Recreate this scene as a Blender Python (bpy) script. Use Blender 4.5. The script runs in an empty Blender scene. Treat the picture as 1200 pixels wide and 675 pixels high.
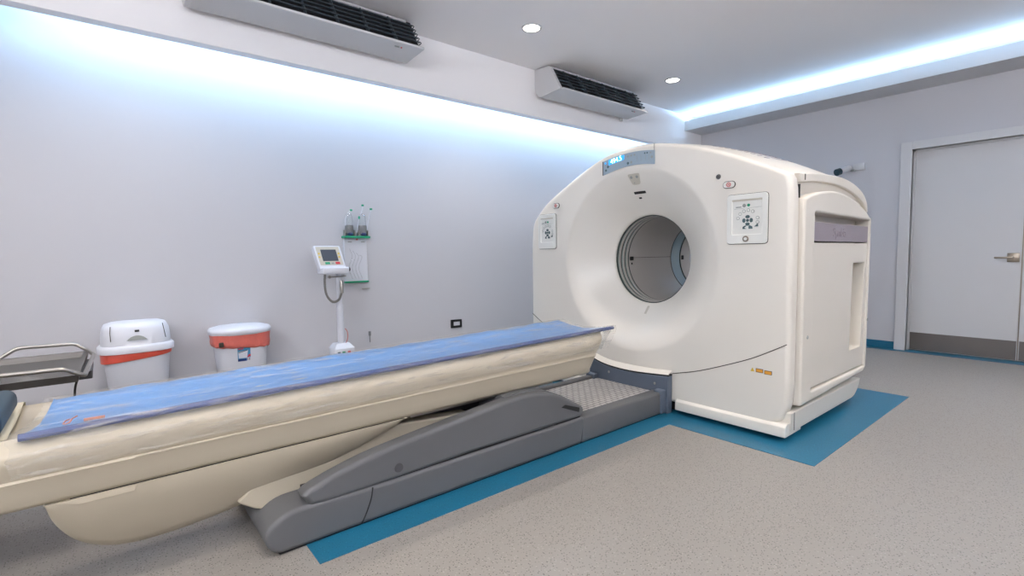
import bpy, bmesh, math, random
from mathutils import Vector, Matrix
random.seed(7)
C = bpy.context.scene.collection
PI = math.pi
def rgb(r, g, b):
    f = lambda v: (v/255/12.92) if v/255 <= .04045 else ((v/255+.055)/1.055)**2.4
    return (f(r), f(g), f(b), 1)

# ------------------------------------------------------------------ camera
cam = bpy.data.cameras.new('camera'); cam.sensor_width = 36; cam.lens = 583.0/1200*36; cam.clip_start = .02
camo = bpy.data.objects.new('camera', cam); C.objects.link(camo)
M = Matrix(((0.772, 0.055, -0.634), (-0.636, 0.043, -0.771), (-0.015, 0.998, 0.068)))
ex = Vector(M[0]).normalized(); ey = Vector(M[1]); ez = ex.cross(ey).normalized(); ey = ez.cross(ex)
M = Matrix((ex, ey, ez))
camo.matrix_world = Matrix.Translation((0, 0, 1.15)) @ M.to_4x4()
bpy.context.scene.camera = camo
# ------------------------------------------------------------------ world, exposure, large lights
sc = bpy.context.scene
sc.view_settings.view_transform = 'Standard'; sc.view_settings.look = 'None'
sc.view_settings.gamma = 1; sc.view_settings.use_curve_mapping = False
sc.view_settings.exposure = 0.14
w = bpy.data.worlds.new('world'); sc.world = w; w.use_nodes = True
w.node_tree.nodes['Background'].inputs[0].default_value = (.6, .65, .75, 1)
w.node_tree.nodes['Background'].inputs[1].default_value = .3
COVE_LEFT = 46.0       # watts of the strip behind the left pelmet
COVE_BACK = 80.0
FILL_SIDE = 260.0       # unseen right and rear strips, added to brighten the ceiling
FILL_PANEL = 16.0           # added fill panels on the ceiling behind the camera
DOWN = 8.0             # downlights
def area(name, loc, rot, sx, sy, power, col):
    l = bpy.data.lights.new(name, 'AREA'); l.shape = 'RECTANGLE'; l.size = sx; l.size_y = sy
    l.energy = power; l.color = col
    o = bpy.data.objects.new(name, l); C.objects.link(o); o.location = loc; o.rotation_euler = rot
    return o
COOL = (.36, .66, 1.0)
# strip in the recess between pelmet and left wall, aimed down at the wall
def aim(o, d): o.rotation_euler = Vector(d).to_track_quat('-Z', 'Y').to_euler(); return o
area('cove_strip_left', (3.25, 4.16, 2.82), (math.radians(12), 0, 0), 7.3, .04, COVE_LEFT, COOL)
# strip on the ledge of the back wall, aimed up at the ceiling
for k in range(4): aim(area('cove_strip_back', (6.61, 3.2-1.55*k, 2.985), (0, 0, 0), 1.5, .03, COVE_BACK/4, COOL), (-.8, 0, .6))
# unseen fill strips added along the right and rear walls to lift the ceiling
for k in range(5): aim(area('fill_strip_right', (-2.0+2.0*k, -2.22, 2.56), (0, 0, 0), 1.9, .05, FILL_SIDE/7.5, (.93, .95, 1)), (0, .12, .99))
for k in range(2): aim(area('fill_strip_rear', (-2.82, -1.3+1.95*k, 2.56), (0, 0, 0), .05, 1.9, FILL_SIDE/1.9, (.93, .95, 1)), (.62, 0, .78))

# ------------------------------------------------------------------ materials
def mat(name, col, rough=.5, metal=0, bump=0, bscale=200, spec=.5, emit=None, estr=0, alpha=1, trans=0, coat=0, noise=0, nscale=6):
    m = bpy.data.materials.new(name); m.use_nodes = True
    nt = m.node_tree; b = nt.nodes['Principled BSDF']
    b.inputs['Base Color'].default_value = col; b.inputs['Roughness'].default_value = rough
    b.inputs['Metallic'].default_value = metal; b.inputs['Specular IOR Level'].default_value = spec
    b.inputs['Coat Weight'].default_value = coat
    if emit: b.inputs['Emission Color'].default_value = emit; b.inputs['Emission Strength'].default_value = estr
    b.inputs['Alpha'].default_value = alpha; b.inputs['Transmission Weight'].default_value = trans
    tc = nt.nodes.new('ShaderNodeTexCoord')
    if noise:
        n = nt.nodes.new('ShaderNodeTexNoise'); n.inputs['Scale'].default_value = nscale; n.inputs['Detail'].default_value = 4
        nt.links.new(tc.outputs['Object'], n.inputs['Vector'])
        mx = nt.nodes.new('ShaderNodeMix'); mx.data_type = 'RGBA'
        mx.inputs['A'].default_value = tuple(c*(1-noise) for c in col[:3])+(1,)
        mx.inputs['B'].default_value = tuple(min(1, c*(1+noise)) for c in col[:3])+(1,)
        nt.links.new(n.outputs['Fac'], mx.inputs['Factor']); nt.links.new(mx.outputs['Result'], b.inputs['Base Color'])
    if bump:
        n2 = nt.nodes.new('ShaderNodeTexNoise'); n2.inputs['Scale'].default_value = bscale
        nt.links.new(tc.outputs['Object'], n2.inputs['Vector'])
        bp = nt.nodes.new('ShaderNodeBump'); bp.inputs['Strength'].default_value = bump; bp.inputs['Distance'].default_value = .002
        nt.links.new(n2.outputs['Fac'], bp.inputs['Height']); nt.links.new(bp.outputs['Normal'], b.inputs['Normal'])
    return m
m_wall = mat('wall_paint', rgb(199, 198, 202), .85, bump=.05, bscale=90)
m_ceil = mat('ceiling_paint', rgb(244, 242, 243), .9, bump=.03, bscale=90)
m_white = mat('white_gloss_paint', rgb(204, 203, 204), .45)
m_cream = mat('cream_plastic', rgb(228, 223, 213), .32, coat=.15, noise=.012, nscale=3)
m_cream2 = mat('cream_side_plastic', rgb(220, 214, 203), .4, noise=.015, nscale=3)
m_table = mat('table_cream_plastic', rgb(190, 180, 160), .38, coat=.1, noise=.02, nscale=3)
m_seam = mat('seam_shadow_gap', rgb(62, 58, 50), .8)
m_black = mat('black_rubber', rgb(22, 22, 24), .6)
m_grey = mat('grey_textured_plastic', rgb(94, 95, 97), .5, bump=.25, bscale=500)
m_greyd = mat('dark_grey_plastic', rgb(72, 72, 74), .55, bump=.2, bscale=400)
m_slate = mat('slate_grey_plastic', rgb(88, 98, 112), .5)
m_plate = mat('mauve_grey_plate', rgb(152, 142, 148), .4, metal=.3, bump=.1, bscale=600)
m_lining = mat('tunnel_lining', rgb(186, 180, 174), .45)
m_ringd = mat('dark_green_ring', rgb(60, 72, 68), .4)
m_ringl = mat('pale_green_ring', rgb(150, 162, 156), .4)
m_mylar = mat('blue_grey_film', rgb(150, 172, 180), .15, coat=.5)
m_panelw = mat('control_panel_white', rgb(226, 226, 220), .4)
m_panels = mat('control_panel_lip', rgb(196, 190, 176), .5)
m_btn = mat('slate_button', rgb(70, 92, 96), .4)
m_btng = mat('grey_ring_button', rgb(150, 154, 150), .4)
m_green = mat('green_plastic', rgb(20, 150, 110), .4)
m_red = mat('red_mark', rgb(205, 60, 70), .4)
m_pink = mat('red_symbol', rgb(196, 120, 116), .4)
m_tray = mat('brushed_tray_steel', rgb(112, 109, 106), .5, metal=.8, noise=.05, nscale=8)
m_steel = mat('stainless_steel', rgb(168, 164, 158), .34, metal=1, noise=.05, nscale=8)
m_brass = mat('satin_nickel', rgb(150, 140, 128), .35, metal=1)
m_kick = mat('kick_plate_steel', rgb(118, 112, 108), .5, metal=.8, noise=.1, nscale=3)
m_disp = mat('display_panel_blue_grey', rgb(150, 166, 178), .3)
m_glow = mat('lit_display_digits', rgb(200, 240, 255), .4, emit=(.55, .9, 1, 1), estr=2.2)
m_glowb = mat('lit_display_window', rgb(40, 150, 220), .3, emit=(.05, .38, .8, 1), estr=.8)
m_orange = mat('orange_sticker', rgb(214, 150, 50), .5)
m_mark = mat('faded_orange_print', rgb(206, 128, 92), .5)
m_yellow = mat('yellow_button', rgb(215, 185, 70), .5)
m_screen = mat('dark_lcd_screen', rgb(78, 84, 94), .2)
m_bag = mat('red_bin_liner', rgb(214, 84, 66), .35, bump=.6, bscale=60, noise=.12, nscale=20)
m_bagp = mat('pale_red_bin_liner', rgb(214, 110, 98), .4, bump=.6, bscale=60, noise=.14, nscale=25)
m_bin = mat('white_bin_plastic', rgb(216, 218, 226), .35)
m_blue = mat('sticker_blue', rgb(60, 140, 180), .4)
m_navy = mat('sticker_navy', rgb(20, 50, 110), .4)
m_acdark = mat('grille_void', rgb(14, 16, 20), .6)
m_acslat = mat('grille_slat', rgb(70, 80, 88), .4)
m_pil = mat('dark_teal_vinyl', rgb(48, 70, 84), .5)
m_sheet = mat('cream_sheet', rgb(222, 212, 186), .7)
m_cable = mat('black_cable', rgb(20, 20, 20), .5)
m_coil = mat('grey_coiled_cable', rgb(120, 118, 114), .5)
m_lamp = mat('lamp_diffuser', (1, .95, .88, 1), .5, emit=(1, .93, .84, 1), estr=9)
m_cool = mat('fill_panel_diffuser', (.95, .97, 1, 1), .5, emit=(.93, .95, 1, 1), estr=3)
m_led = mat('led_strip_lit', (.8, .9, 1, 1), .5, emit=(.7, .86, 1, 1), estr=5)
m_glass = mat('clear_jar_plastic', (.9, .93, .95, 1), .08, trans=.85, alpha=.75)
m_jarm = mat('jar_grey_inner', rgb(128, 128, 128), .4)
m_nav2 = mat('dark_blue_cap', rgb(30, 40, 92), .4)

def vinyl(name, col, dark, light):
    m = mat(name, col, .42, coat=.05); nt = m.node_tree; b = nt.nodes['Principled BSDF']
    tc = nt.nodes.new('ShaderNodeTexCoord')
    def flecks(scale, lo):
        v = nt.nodes.new('ShaderNodeTexVoronoi'); v.inputs['Scale'].default_value = scale
        nt.links.new(tc.outputs['Object'], v.inputs['Vector'])
        r = nt.nodes.new('ShaderNodeMapRange'); r.inputs['From Min'].default_value = lo; r.inputs['From Max'].default_value = lo*1.5
        r.inputs['To Min'].default_value = 1; r.inputs['To Max'].default_value = 0
        nt.links.new(v.outputs['Distance'], r.inputs['Value'])
        # only some of the cells carry a fleck
        s = nt.nodes.new('ShaderNodeSeparateColor'); nt.links.new(v.outputs['Color'], s.inputs['Color'])
        g = nt.nodes.new('ShaderNodeMath'); g.operation = 'GREATER_THAN'; g.inputs[1].default_value = .45
        nt.links.new(s.outputs['Red'], g.inputs[0])
        mu = nt.nodes.new('ShaderNodeMath'); mu.operation = 'MULTIPLY'
        nt.links.new(r.outputs['Result'], mu.inputs[0]); nt.links.new(g.outputs[0], mu.inputs[1])
        return mu
    a = flecks(115, .22); c = flecks(80, .16)
    m1 = nt.nodes.new('ShaderNodeMix'); m1.data_type = 'RGBA'; m1.inputs['A'].default_value = col; m1.inputs['B'].default_value = dark
    nt.links.new(a.outputs[0], m1.inputs['Factor'])
    m2 = nt.nodes.new('ShaderNodeMix'); m2.data_type = 'RGBA'; m2.inputs['B'].default_value = light
    nt.links.new(m1.outputs['Result'], m2.inputs['A']); nt.links.new(c.outputs[0], m2.inputs['Factor'])
    nt.links.new(m2.outputs['Result'], b.inputs['Base Color'])
    return m
m_floor = vinyl('speckled_vinyl', rgb(145, 140, 134), rgb(84, 80, 76), rgb(165, 160, 154))
m_tape = vinyl('blue_vinyl', rgb(24, 100, 130), rgb(18, 84, 112), rgb(42, 116, 144))

def fabric_blue():
    m = mat('blue_mattress_vinyl', rgb(76, 138, 202), .35, coat=.35); nt = m.node_tree; b = nt.nodes['Principled BSDF']
    tc = nt.nodes.new('ShaderNodeTexCoord'); mp = nt.nodes.new('ShaderNodeMapping'); mp.inputs['Scale'].default_value = (3, 9, 9)
    n = nt.nodes.new('ShaderNodeTexNoise'); n.inputs['Scale'].default_value = 1.3; n.inputs['Detail'].default_value = 5; n.inputs['Distortion'].default_value = 1.2
    nt.links.new(tc.outputs['Object'], mp.inputs['Vector']); nt.links.new(mp.outputs['Vector'], n.inputs['Vector'])
    bp = nt.nodes.new('ShaderNodeBump'); bp.inputs['Strength'].default_value = .5; bp.inputs['Distance'].default_value = .012
    nt.links.new(n.outputs['Fac'], bp.inputs['Height']); nt.links.new(bp.outputs['Normal'], b.inputs['Normal']); nt.links.new(bp.outputs['Normal'], b.inputs['Coat Normal'])
    return m
m_mattress = fabric_blue()
m_navyedge = mat('navy_mattress_edge', rgb(26, 58, 118), .5)
def plastic_film():
    m = bpy.data.materials.new('clear_plastic_film'); m.use_nodes = True; nt = m.node_tree; nt.nodes.clear()
    out = nt.nodes.new('ShaderNodeOutputMaterial'); mix = nt.nodes.new('ShaderNodeMixShader')
    tr = nt.nodes.new('ShaderNodeBsdfTransparent'); p = nt.nodes.new('ShaderNodeBsdfPrincipled')
    p.inputs['Base Color'].default_value = rgb(226, 222, 214); p.inputs['Roughness'].default_value = .16; p.inputs['Specular IOR Level'].default_value = .8
    tc = nt.nodes.new('ShaderNodeTexCoord'); mp = nt.nodes.new('ShaderNodeMapping'); mp.inputs['Scale'].default_value = (1.6, 5, 9)
    n = nt.nodes.new('ShaderNodeTexNoise'); n.inputs['Scale'].default_value = 2.6; n.inputs['Detail'].default_value = 4; n.inputs['Distortion'].default_value = 1.4
    nt.links.new(tc.outputs['Object'], mp.inputs['Vector']); nt.links.new(mp.outputs['Vector'], n.inputs['Vector'])
    bp = nt.nodes.new('ShaderNodeBump'); bp.inputs['Strength'].default_value = .6; bp.inputs['Distance'].default_value = .012
    nt.links.new(n.outputs['Fac'], bp.inputs['Height']); nt.links.new(bp.outputs['Normal'], p.inputs['Normal'])
    n3 = nt.nodes.new('ShaderNodeTexNoise'); n3.inputs['Scale'].default_value = 2.2; n3.inputs['Detail'].default_value = 5; n3.inputs['Distortion'].default_value = 2.0
    mp3 = nt.nodes.new('ShaderNodeMapping'); mp3.inputs['Scale'].default_value = (1.5, 9, 14)
    mr = nt.nodes.new('ShaderNodeMapRange'); mr.inputs['From Min'].default_value = .52; mr.inputs['From Max'].default_value = .72; mr.inputs['To Min'].default_value = .06; mr.inputs['To Max'].default_value = .27  # streaks of higher opacity paint wrinkle highlights into the film
    nt.links.new(tc.outputs['Object'], mp3.inputs['Vector']); nt.links.new(mp3.outputs['Vector'], n3.inputs['Vector']); nt.links.new(n3.outputs['Fac'], mr.inputs['Value']); nt.links.new(mr.outputs['Result'], mix.inputs[0])
    nt.links.new(tr.outputs[0], mix.inputs[1]); nt.links.new(p.outputs[0], mix.inputs[2]); nt.links.new(mix.outputs[0], out.inputs[0])
    return m
m_film = plastic_film()

# ------------------------------------------------------------------ helpers
def root_loc(p):
    while p is not None and p.parent is not None: p = p.parent
    return p.location.copy() if p is not None else None
def link(name, me, m, parent=None, smooth=True, ang=40):
    """me holds world coordinates; parts are shifted into their thing's frame"""
    if isinstance(me, bmesh.types.BMesh):
        b = me; me = bpy.data.meshes.new(name)
        bmesh.ops.recalc_face_normals(b, faces=b.faces[:]); b.to_mesh(me); b.free()
    o = bpy.data.objects.new(name, me); C.objects.link(o)
    if parent is not None:
        L = root_loc(parent); me.transform(Matrix.Translation(-L)); o.parent = parent
    else:
        xs = [v.co for v in me.vertices]
        L = Vector(((min(v.x for v in xs)+max(v.x for v in xs))/2, (min(v.y for v in xs)+max(v.y for v in xs))/2, min(v.z for v in xs)))
        me.transform(Matrix.Translation(-L)); o.location = L
    if smooth:
        for f in me.polygons: f.use_smooth = True
        me.set_sharp_from_angle(angle=math.radians(ang))
    me.materials.clear()
    for k in (m if isinstance(m, (list, tuple)) else [m]): me.materials.append(k)
    return o
def thing(name, loc, label, cat, group=None):
    o = bpy.data.objects.new(name, None); C.objects.link(o); o.location = loc; o.empty_display_size = .05
    return tag(o, label, cat, group)
def tag(o, label, cat, group=None, kind=None):
    o['label'] = label; o['category'] = cat
    if group: o['group'] = group
    if kind: o['kind'] = kind
    return o
def struct(o): o['kind'] = 'structure'; return o
def clone(root, delta, label=None, group=None):
    r = root.copy(); C.objects.link(r); r.location = root.location+Vector(delta)
    if label: r['label'] = label
    if group: r['group'] = group
    for ch in list(root.children):
        c = ch.copy(); C.objects.link(c); c.parent = r
        for g in list(ch.children):
            d = g.copy(); C.objects.link(d); d.parent = c
    return r
def box(b, x0, x1, y0, y1, z0, z1, bev=0, seg=2):
    r = bmesh.ops.create_cube(b, size=1)['verts']
    for v in r: v.co = Vector((x0+(v.co.x+.5)*(x1-x0), y0+(v.co.y+.5)*(y1-y0), z0+(v.co.z+.5)*(z1-z0)))
    if bev:
        es = list({e for v in r for e in v.link_edges})
        bmesh.ops.bevel(b, geom=es, offset=bev, segments=seg, profile=.5, affect='EDGES')
    return b
def bx(x0, x1, y0, y1, z0, z1, bev=0, seg=2): return box(bmesh.new(), x0, x1, y0, y1, z0, z1, bev, seg)
def tube(b, pts, r, n=10, closed=False, caps=True):
    pts = [Vector(p) for p in pts]; rings = []; N = len(pts)
    rr = r if isinstance(r, (list, tuple)) else [r]*N
    up = None
    for i, p in enumerate(pts):
        a = pts[(i-1) % N] if (i > 0 or closed) else p; c = pts[(i+1) % N] if (i < N-1 or closed) else p
        t = (c-a).normalized()
        if up is None:
            up = Vector((0, 0, 1)) if abs(t.z) < .9 else Vector((1, 0, 0))
        s = t.cross(up).normalized(); up = s.cross(t).normalized()
        rings.append([b.verts.new(p+(s*math.cos(2*PI*k/n)+up*math.sin(2*PI*k/n))*rr[i]) for k in range(n)])
    for i in range(N if closed else N-1):
        A = rings[i]; B = rings[(i+1) % N]
        for k in range(n): b.faces.new((A[k], A[(k+1) % n], B[(k+1) % n], B[k]))
    if caps and not closed: b.faces.new(rings[0]); b.faces.new(rings[-1])
    return b
def rounded(pts, r=.03, n=5):
    """round the corners of a 3-D polyline"""
    pts = [Vector(p) for p in pts]; out = [pts[0]]
    for i in range(1, len(pts)-1):
        a, p, c = pts[i-1], pts[i], pts[i+1]
        ra = min(r, (a-p).length*.45); rc = min(r, (c-p).length*.45)
        A = p+(a-p).normalized()*ra; B = p+(c-p).normalized()*rc
        for k in range(n+1):
            t = k/n; out.append(A*(1-t)**2+p*2*t*(1-t)+B*t*t)
    out.append(pts[-1]); return out
def round2(poly, r, n=5):
    """closed 2-D polygon with rounded corners; r a number or one per corner"""
    N = len(poly); out = []
    for i in range(N):
        a, p, c = Vector(poly[i-1]), Vector(poly[i]), Vector(poly[(i+1) % N])
        q = r[i] if isinstance(r, (list, tuple)) else r
        q = min(q, (a-p).length*.48, (c-p).length*.48)
        if q <= 1e-5: out.append(tuple(p)); continue
        A = p+(a-p).normalized()*q; B = p+(c-p).normalized()*q
        for k in range(n+1):
            t = k/n; v = A*(1-t)**2+p*2*t*(1-t)+B*t*t; out.append((v.x, v.y))
    return out
def smooth2(pts, n=6):
    """Catmull-Rom through open 2-D points"""
    P = [Vector(p) for p in pts]; P = [P[0]*2-P[1]]+P+[P[-1]*2-P[-2]]; out = []
    for i in range(1, len(P)-2):
        for k in range(n):
            t = k/n; a, b_, c, d = P[i-1], P[i], P[i+1], P[i+2]
            v = .5*((2*b_)+(-a+c)*t+(2*a-5*b_+4*c-d)*t*t+(-a+3*b_-3*c+d)*t**3); out.append(tuple(v))
    out.append(tuple(P[-2])); return out
def plate(outer, holes=(), depth=.01, bevel=0, O=(0, 0, 0), U=(1, 0, 0), V=(0, 1, 0), seg=3):
    """flat plate with holes and bevelled rims: depth runs from O along U x V"""
    cu = bpy.data.curves.new('tmp', 'CURVE'); cu.dimensions = '2D'; cu.fill_mode = 'BOTH'
    cu.extrude = max(depth/2-bevel, 0); cu.bevel_depth = bevel; cu.offset = -bevel; cu.bevel_resolution = seg
    for ring in [outer]+list(holes):
        s = cu.splines.new('POLY'); s.points.add(len(ring)-1); s.use_cyclic_u = True
        for q, (a, c) in zip(s.points, ring): q.co = (a, c, 0, 1)
    t = bpy.data.objects.new('tmp', cu); C.objects.link(t)
    me = bpy.data.meshes.new_from_object(t.evaluated_get(bpy.context.evaluated_depsgraph_get()))
    bpy.data.objects.remove(t); bpy.data.curves.remove(cu)
    U = Vector(U).normalized(); V = Vector(V).normalized(); W = U.cross(V)
    X = Matrix((U, V, W)).transposed().to_4x4(); X.translation = Vector(O)+W*depth/2
    me.transform(X); return me
def text(s, size, O, U, V, depth=.001, align='CENTER'):
    cu = bpy.data.curves.new('tmp', 'FONT'); cu.body = s; cu.size = size; cu.extrude = depth; cu.align_x = align; cu.align_y = 'CENTER'
    t = bpy.data.objects.new('tmp', cu); C.objects.link(t)
    me = bpy.data.meshes.new_from_object(t.evaluated_get(bpy.context.evaluated_depsgraph_get()))
    bpy.data.objects.remove(t); bpy.data.curves.remove(cu)
    U = Vector(U).normalized(); V = Vector(V).normalized(); W = U.cross(V)
    X = Matrix((U, V, W)).transposed().to_4x4(); X.translation = Vector(O); me.transform(X); return me
def join(meshes):
    b = bmesh.new()
    for m in meshes: b.from_mesh(m)
    return b
def bridge(b, rings, closed=True, caps=False):
    R = [[b.verts.new(p) for p in r] for r in rings]; n = len(R[0])
    for A, B in zip(R, R[1:]):
        for k in range(n if closed else n-1): b.faces.new((A[k], A[(k+1) % n], B[(k+1) % n], B[k]))
    if caps: b.faces.new(R[0]); b.faces.new(R[-1])
    return b
def circ(cy, cz, r, n=24): return [(cy+r*math.cos(2*PI*k/n), cz+r*math.sin(2*PI*k/n)) for k in range(n)]
def lathe(b, prof, c, axis='Z', n=32):
    """prof: (radius, height along axis)"""
    rings = []
    for r, h in prof:
        ring = []
        for k in range(n):
            a = 2*PI*k/n; u, v = r*math.cos(a), r*math.sin(a)
            ring.append(Vector(c)+(Vector((u, v, h)) if axis == 'Z' else Vector((h, u, v)) if axis == 'X' else Vector((u, h, v))))
        rings.append(ring)
    return bridge(b, rings)
FU, FV = (0, -1, 0), (0, 0, 1)       # a front-facing plane: W = U x V = (-1,0,0), towards the camera side
SU, SV = (1, 0, 0), (0, 0, 1)        # a right-facing plane: W = (0,-1,0)

# ------------------------------------------------------------------ the room
XB, YL, XR, YR, ZC = 6.95, 4.35, -3.0, -2.4, 3.08
struct(link('floor', bx(XR, XB+.4, YR, YL, -.1, 0), m_floor, smooth=False))
struct(link('ceiling', bx(XR, XB+.2, YR, YL+.2, ZC, ZC+.1), m_ceil, smooth=False))
struct(link('wall_left', bx(XR, XB+.2, YL, YL+.15, 0, ZC), m_wall, smooth=False))
struct(link('wall_right', bx(XR, XB+.2, YR-.15, YR, 0, ZC), m_wall, smooth=False))
struct(link('wall_rear', bx(XR-.15, XR, YR, YL, 0, ZC), m_wall, smooth=False))
DZ = 2.225
b = bx(XB, XB+.2, 1.475, YL, 0, ZC); box(b, XB, XB+.2, YR, -.35, 0, ZC); box(b, XB, XB+.2, -.35, 1.475, DZ, ZC)
struct(link('wall_back', b, m_wall, smooth=False))
# dropped pelmet in front of the left wall, with the recess roof above the light strip
struct(link('trim_pelmet', bx(XR, XB, 3.986, 4.08, 2.60, ZC, .004), m_ceil, smooth=False))
struct(link('trim_recess_roof', bx(XR, XB, 4.08, YL, 2.86, 2.90), m_ceil, smooth=False))
# ledge on the back wall that hides the second light strip
def ledge(nm, poly, a, c, along):
    b = bmesh.new()
    f = (lambda t: [(u, t, v) for u, v in poly]) if along == 'Y' else (lambda t: [(t, u, v) for u, v in poly])
    bridge(b, [f(a), f(c)], caps=True); struct(link(nm, b, m_white, smooth=False))
ledge('trim_ledge', [(6.50, 2.86), (XB, 2.86), (XB, 2.89), (6.53, 2.89), (6.53, 2.995), (6.50, 2.995)], YR, 3.986, 'Y')
ledge('trim_added_ledge_right', [(YR, 2.42), (YR+.35, 2.42), (YR+.35, 2.56), (YR+.32, 2.56), (YR+.32, 2.45), (YR, 2.45)], XR, 6.5, 'X')  # unseen ledge, added to carry the right fill strip
ledge('trim_added_ledge_rear', [(XR, 2.42), (XR+.35, 2.42), (XR+.35, 2.56), (XR+.32, 2.56), (XR+.32, 2.45), (XR, 2.45)], YR+.35, YL, 'Y')  # unseen ledge, added to carry the rear fill strip
# blue vinyl: floor marking, skirting, threshold
L0 = .003
def flat(poly, z0, z1):
    return plate(poly, (), z1-z0, 0, (0, 0, z0), (1, 0, 0), (0, 1, 0))
struct(link('floor_marking', flat([(.57, 1.85), (2.86, 1.85), (2.86, .975), (4.76, .975), (4.76, 3.69), (2.86, 3.69), (2.86, 2.81), (.57, 2.81)], 0, L0), m_tape, smooth=False))
struct(link('trim_threshold', flat([(6.83, YR), (7.0, YR), (7.0, 3.98), (6.83, 3.98)], 0, .002), m_tape, smooth=False))
b = bx(XB-.012, XB, 1.577, 3.98, 0, .085, .003); box(b, XB-.012, XB, YR, -.45, 0, .085, .003)
struct(link('baseboard_back', b, m_tape, smooth=False))
# door in the back wall
FX = 6.915; LX = XB+.055
b = bx(FX, XB+.2, 1.475, 1.577, 0, DZ+.085, .004); box(b, FX, XB+.2, -.45, -.35, 0, DZ+.085, .004); box(b, FX, XB+.2, -.35, 1.475, DZ, DZ+.085, .004)
box(b, LX-.02, LX-.001, 1.455, 1.475, 0, DZ); box(b, LX-.02, LX-.001, -.35, 1.475, DZ-.02, DZ)
door = thing('door_1', (XB+.06, .6, 0), 'x', 'x'); del door['label']; del door['category']; struct(door)
link('door_frame', b, m_white, door, smooth=False)
link('door_lining', bx(LX+.05, XB+.2, -.35, 1.475, 0, DZ), m_white, door, smooth=False)
leaf = link('door_leaf', bx(LX, LX+.045, .597, 1.472, .008, DZ-.004, .003), m_white, door, smooth=False)
link('kick_plate', bx(LX-.003, LX, .603, 1.452, .014, .205), m_kick, leaf, smooth=False)
b = bx(LX-.008, LX, .61, .70, .995, 1.085, .003)
tube(b, [(LX-.005, .665, 1.04), (LX-.045, .665, 1.04)], .011); box(b, LX-.052, LX-.036, .655, .79, 1.031, 1.049, .005)
link('door_handle', b, m_brass, leaf)
leaf2 = link('door_leaf', bx(LX, LX+.045, -.348, .588, .008, DZ-.004, .003), m_white, door, smooth=False)
link('kick_plate', bx(LX-.003, LX, -.34, .582, .014, .205), m_kick, leaf2, smooth=False)
link('edge_seal', bx(LX-.002, LX+.04, .589, .596, .012, DZ-.03), m_brass, door, smooth=False)

# ------------------------------------------------------------------ ceiling lights
def downlight(x, y, label, group='round recessed ceiling lights'):
    t = thing('ceiling_light', (x, y, ZC-.012), label, 'ceiling light', group)
    b = bmesh.new(); lathe(b, [(.068, ZC-.002), (.072, ZC-.008), (.086, ZC-.008), (.09, ZC), (.068, ZC)], (x, y, 0))
    link('bezel', b, m_white, t)
    b = bmesh.new(); lathe(b, [(.0005, ZC-.006), (.068, ZC-.006), (.068, ZC-.001), (.0005, ZC-.001)], (x, y, 0))
    link('diffuser', b, m_lamp, t)
    l = bpy.data.lights.new('downlight', 'AREA'); l.shape = 'DISK'; l.size = .13; l.energy = DOWN; l.spread = math.radians(115); l.color = (1, .9, .8)
    o = bpy.data.objects.new('downlight_glow', l); C.objects.link(o); o.location = (x, y, ZC-.02)
downlight(2.95, 3.27, 'round recessed ceiling light between the two air conditioners, nearer the camera')
downlight(5.08, 3.27, 'round recessed ceiling light past the shorter-looking air conditioner, nearest the lit ledge')
for x, y in ((.15, 3.27), (.4, 1.2), (2.95, .9), (4.95, .75), (-1.6, 1.2), (-1.6, 3.2), (.4, -1.2), (2.95, -1.2)):
    downlight(x, y, 'round recessed ceiling light outside the picture')
for x, y in ((-2.0, .5), (-1.9, -1.1)):  # unseen panels, added as extra fill light
    t = thing('fill_panel', (x, y, ZC-.02), 'square flat fill light panel added on the ceiling outside the picture', 'ceiling light', 'added square fill panels on the ceiling')
    link('frame', plate([(x-.31, y-.31), (x+.31, y-.31), (x+.31, y+.31), (x-.31, y+.31)], [[(x-.28, y-.28), (x+.28, y-.28), (x+.28, y+.28), (x-.28, y+.28)]], .014, 0, (0, 0, ZC-.014)), m_white, t, smooth=False)
    link('diffuser', bx(x-.28, x+.28, y-.28, y+.28, ZC-.009, ZC-.001), m_cool, t, smooth=False)
    area('fill_panel_glow', (x, y, ZC-.02), (0, 0, 0), .56, .56, FILL_PANEL, (.97, .98, 1))
tag(link('led_strip', bx(0, XB-.05, 4.085, 4.115, 2.83, 2.845), m_led, smooth=False), 'long lit strip hidden behind the pelmet of the left wall', 'light strip')
tag(link('led_strip', bx(6.57, 6.60, YR+.1, 3.95, 2.893, 2.905), m_led, smooth=False), 'long lit strip hidden on top of the ledge above the door', 'light strip')

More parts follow.
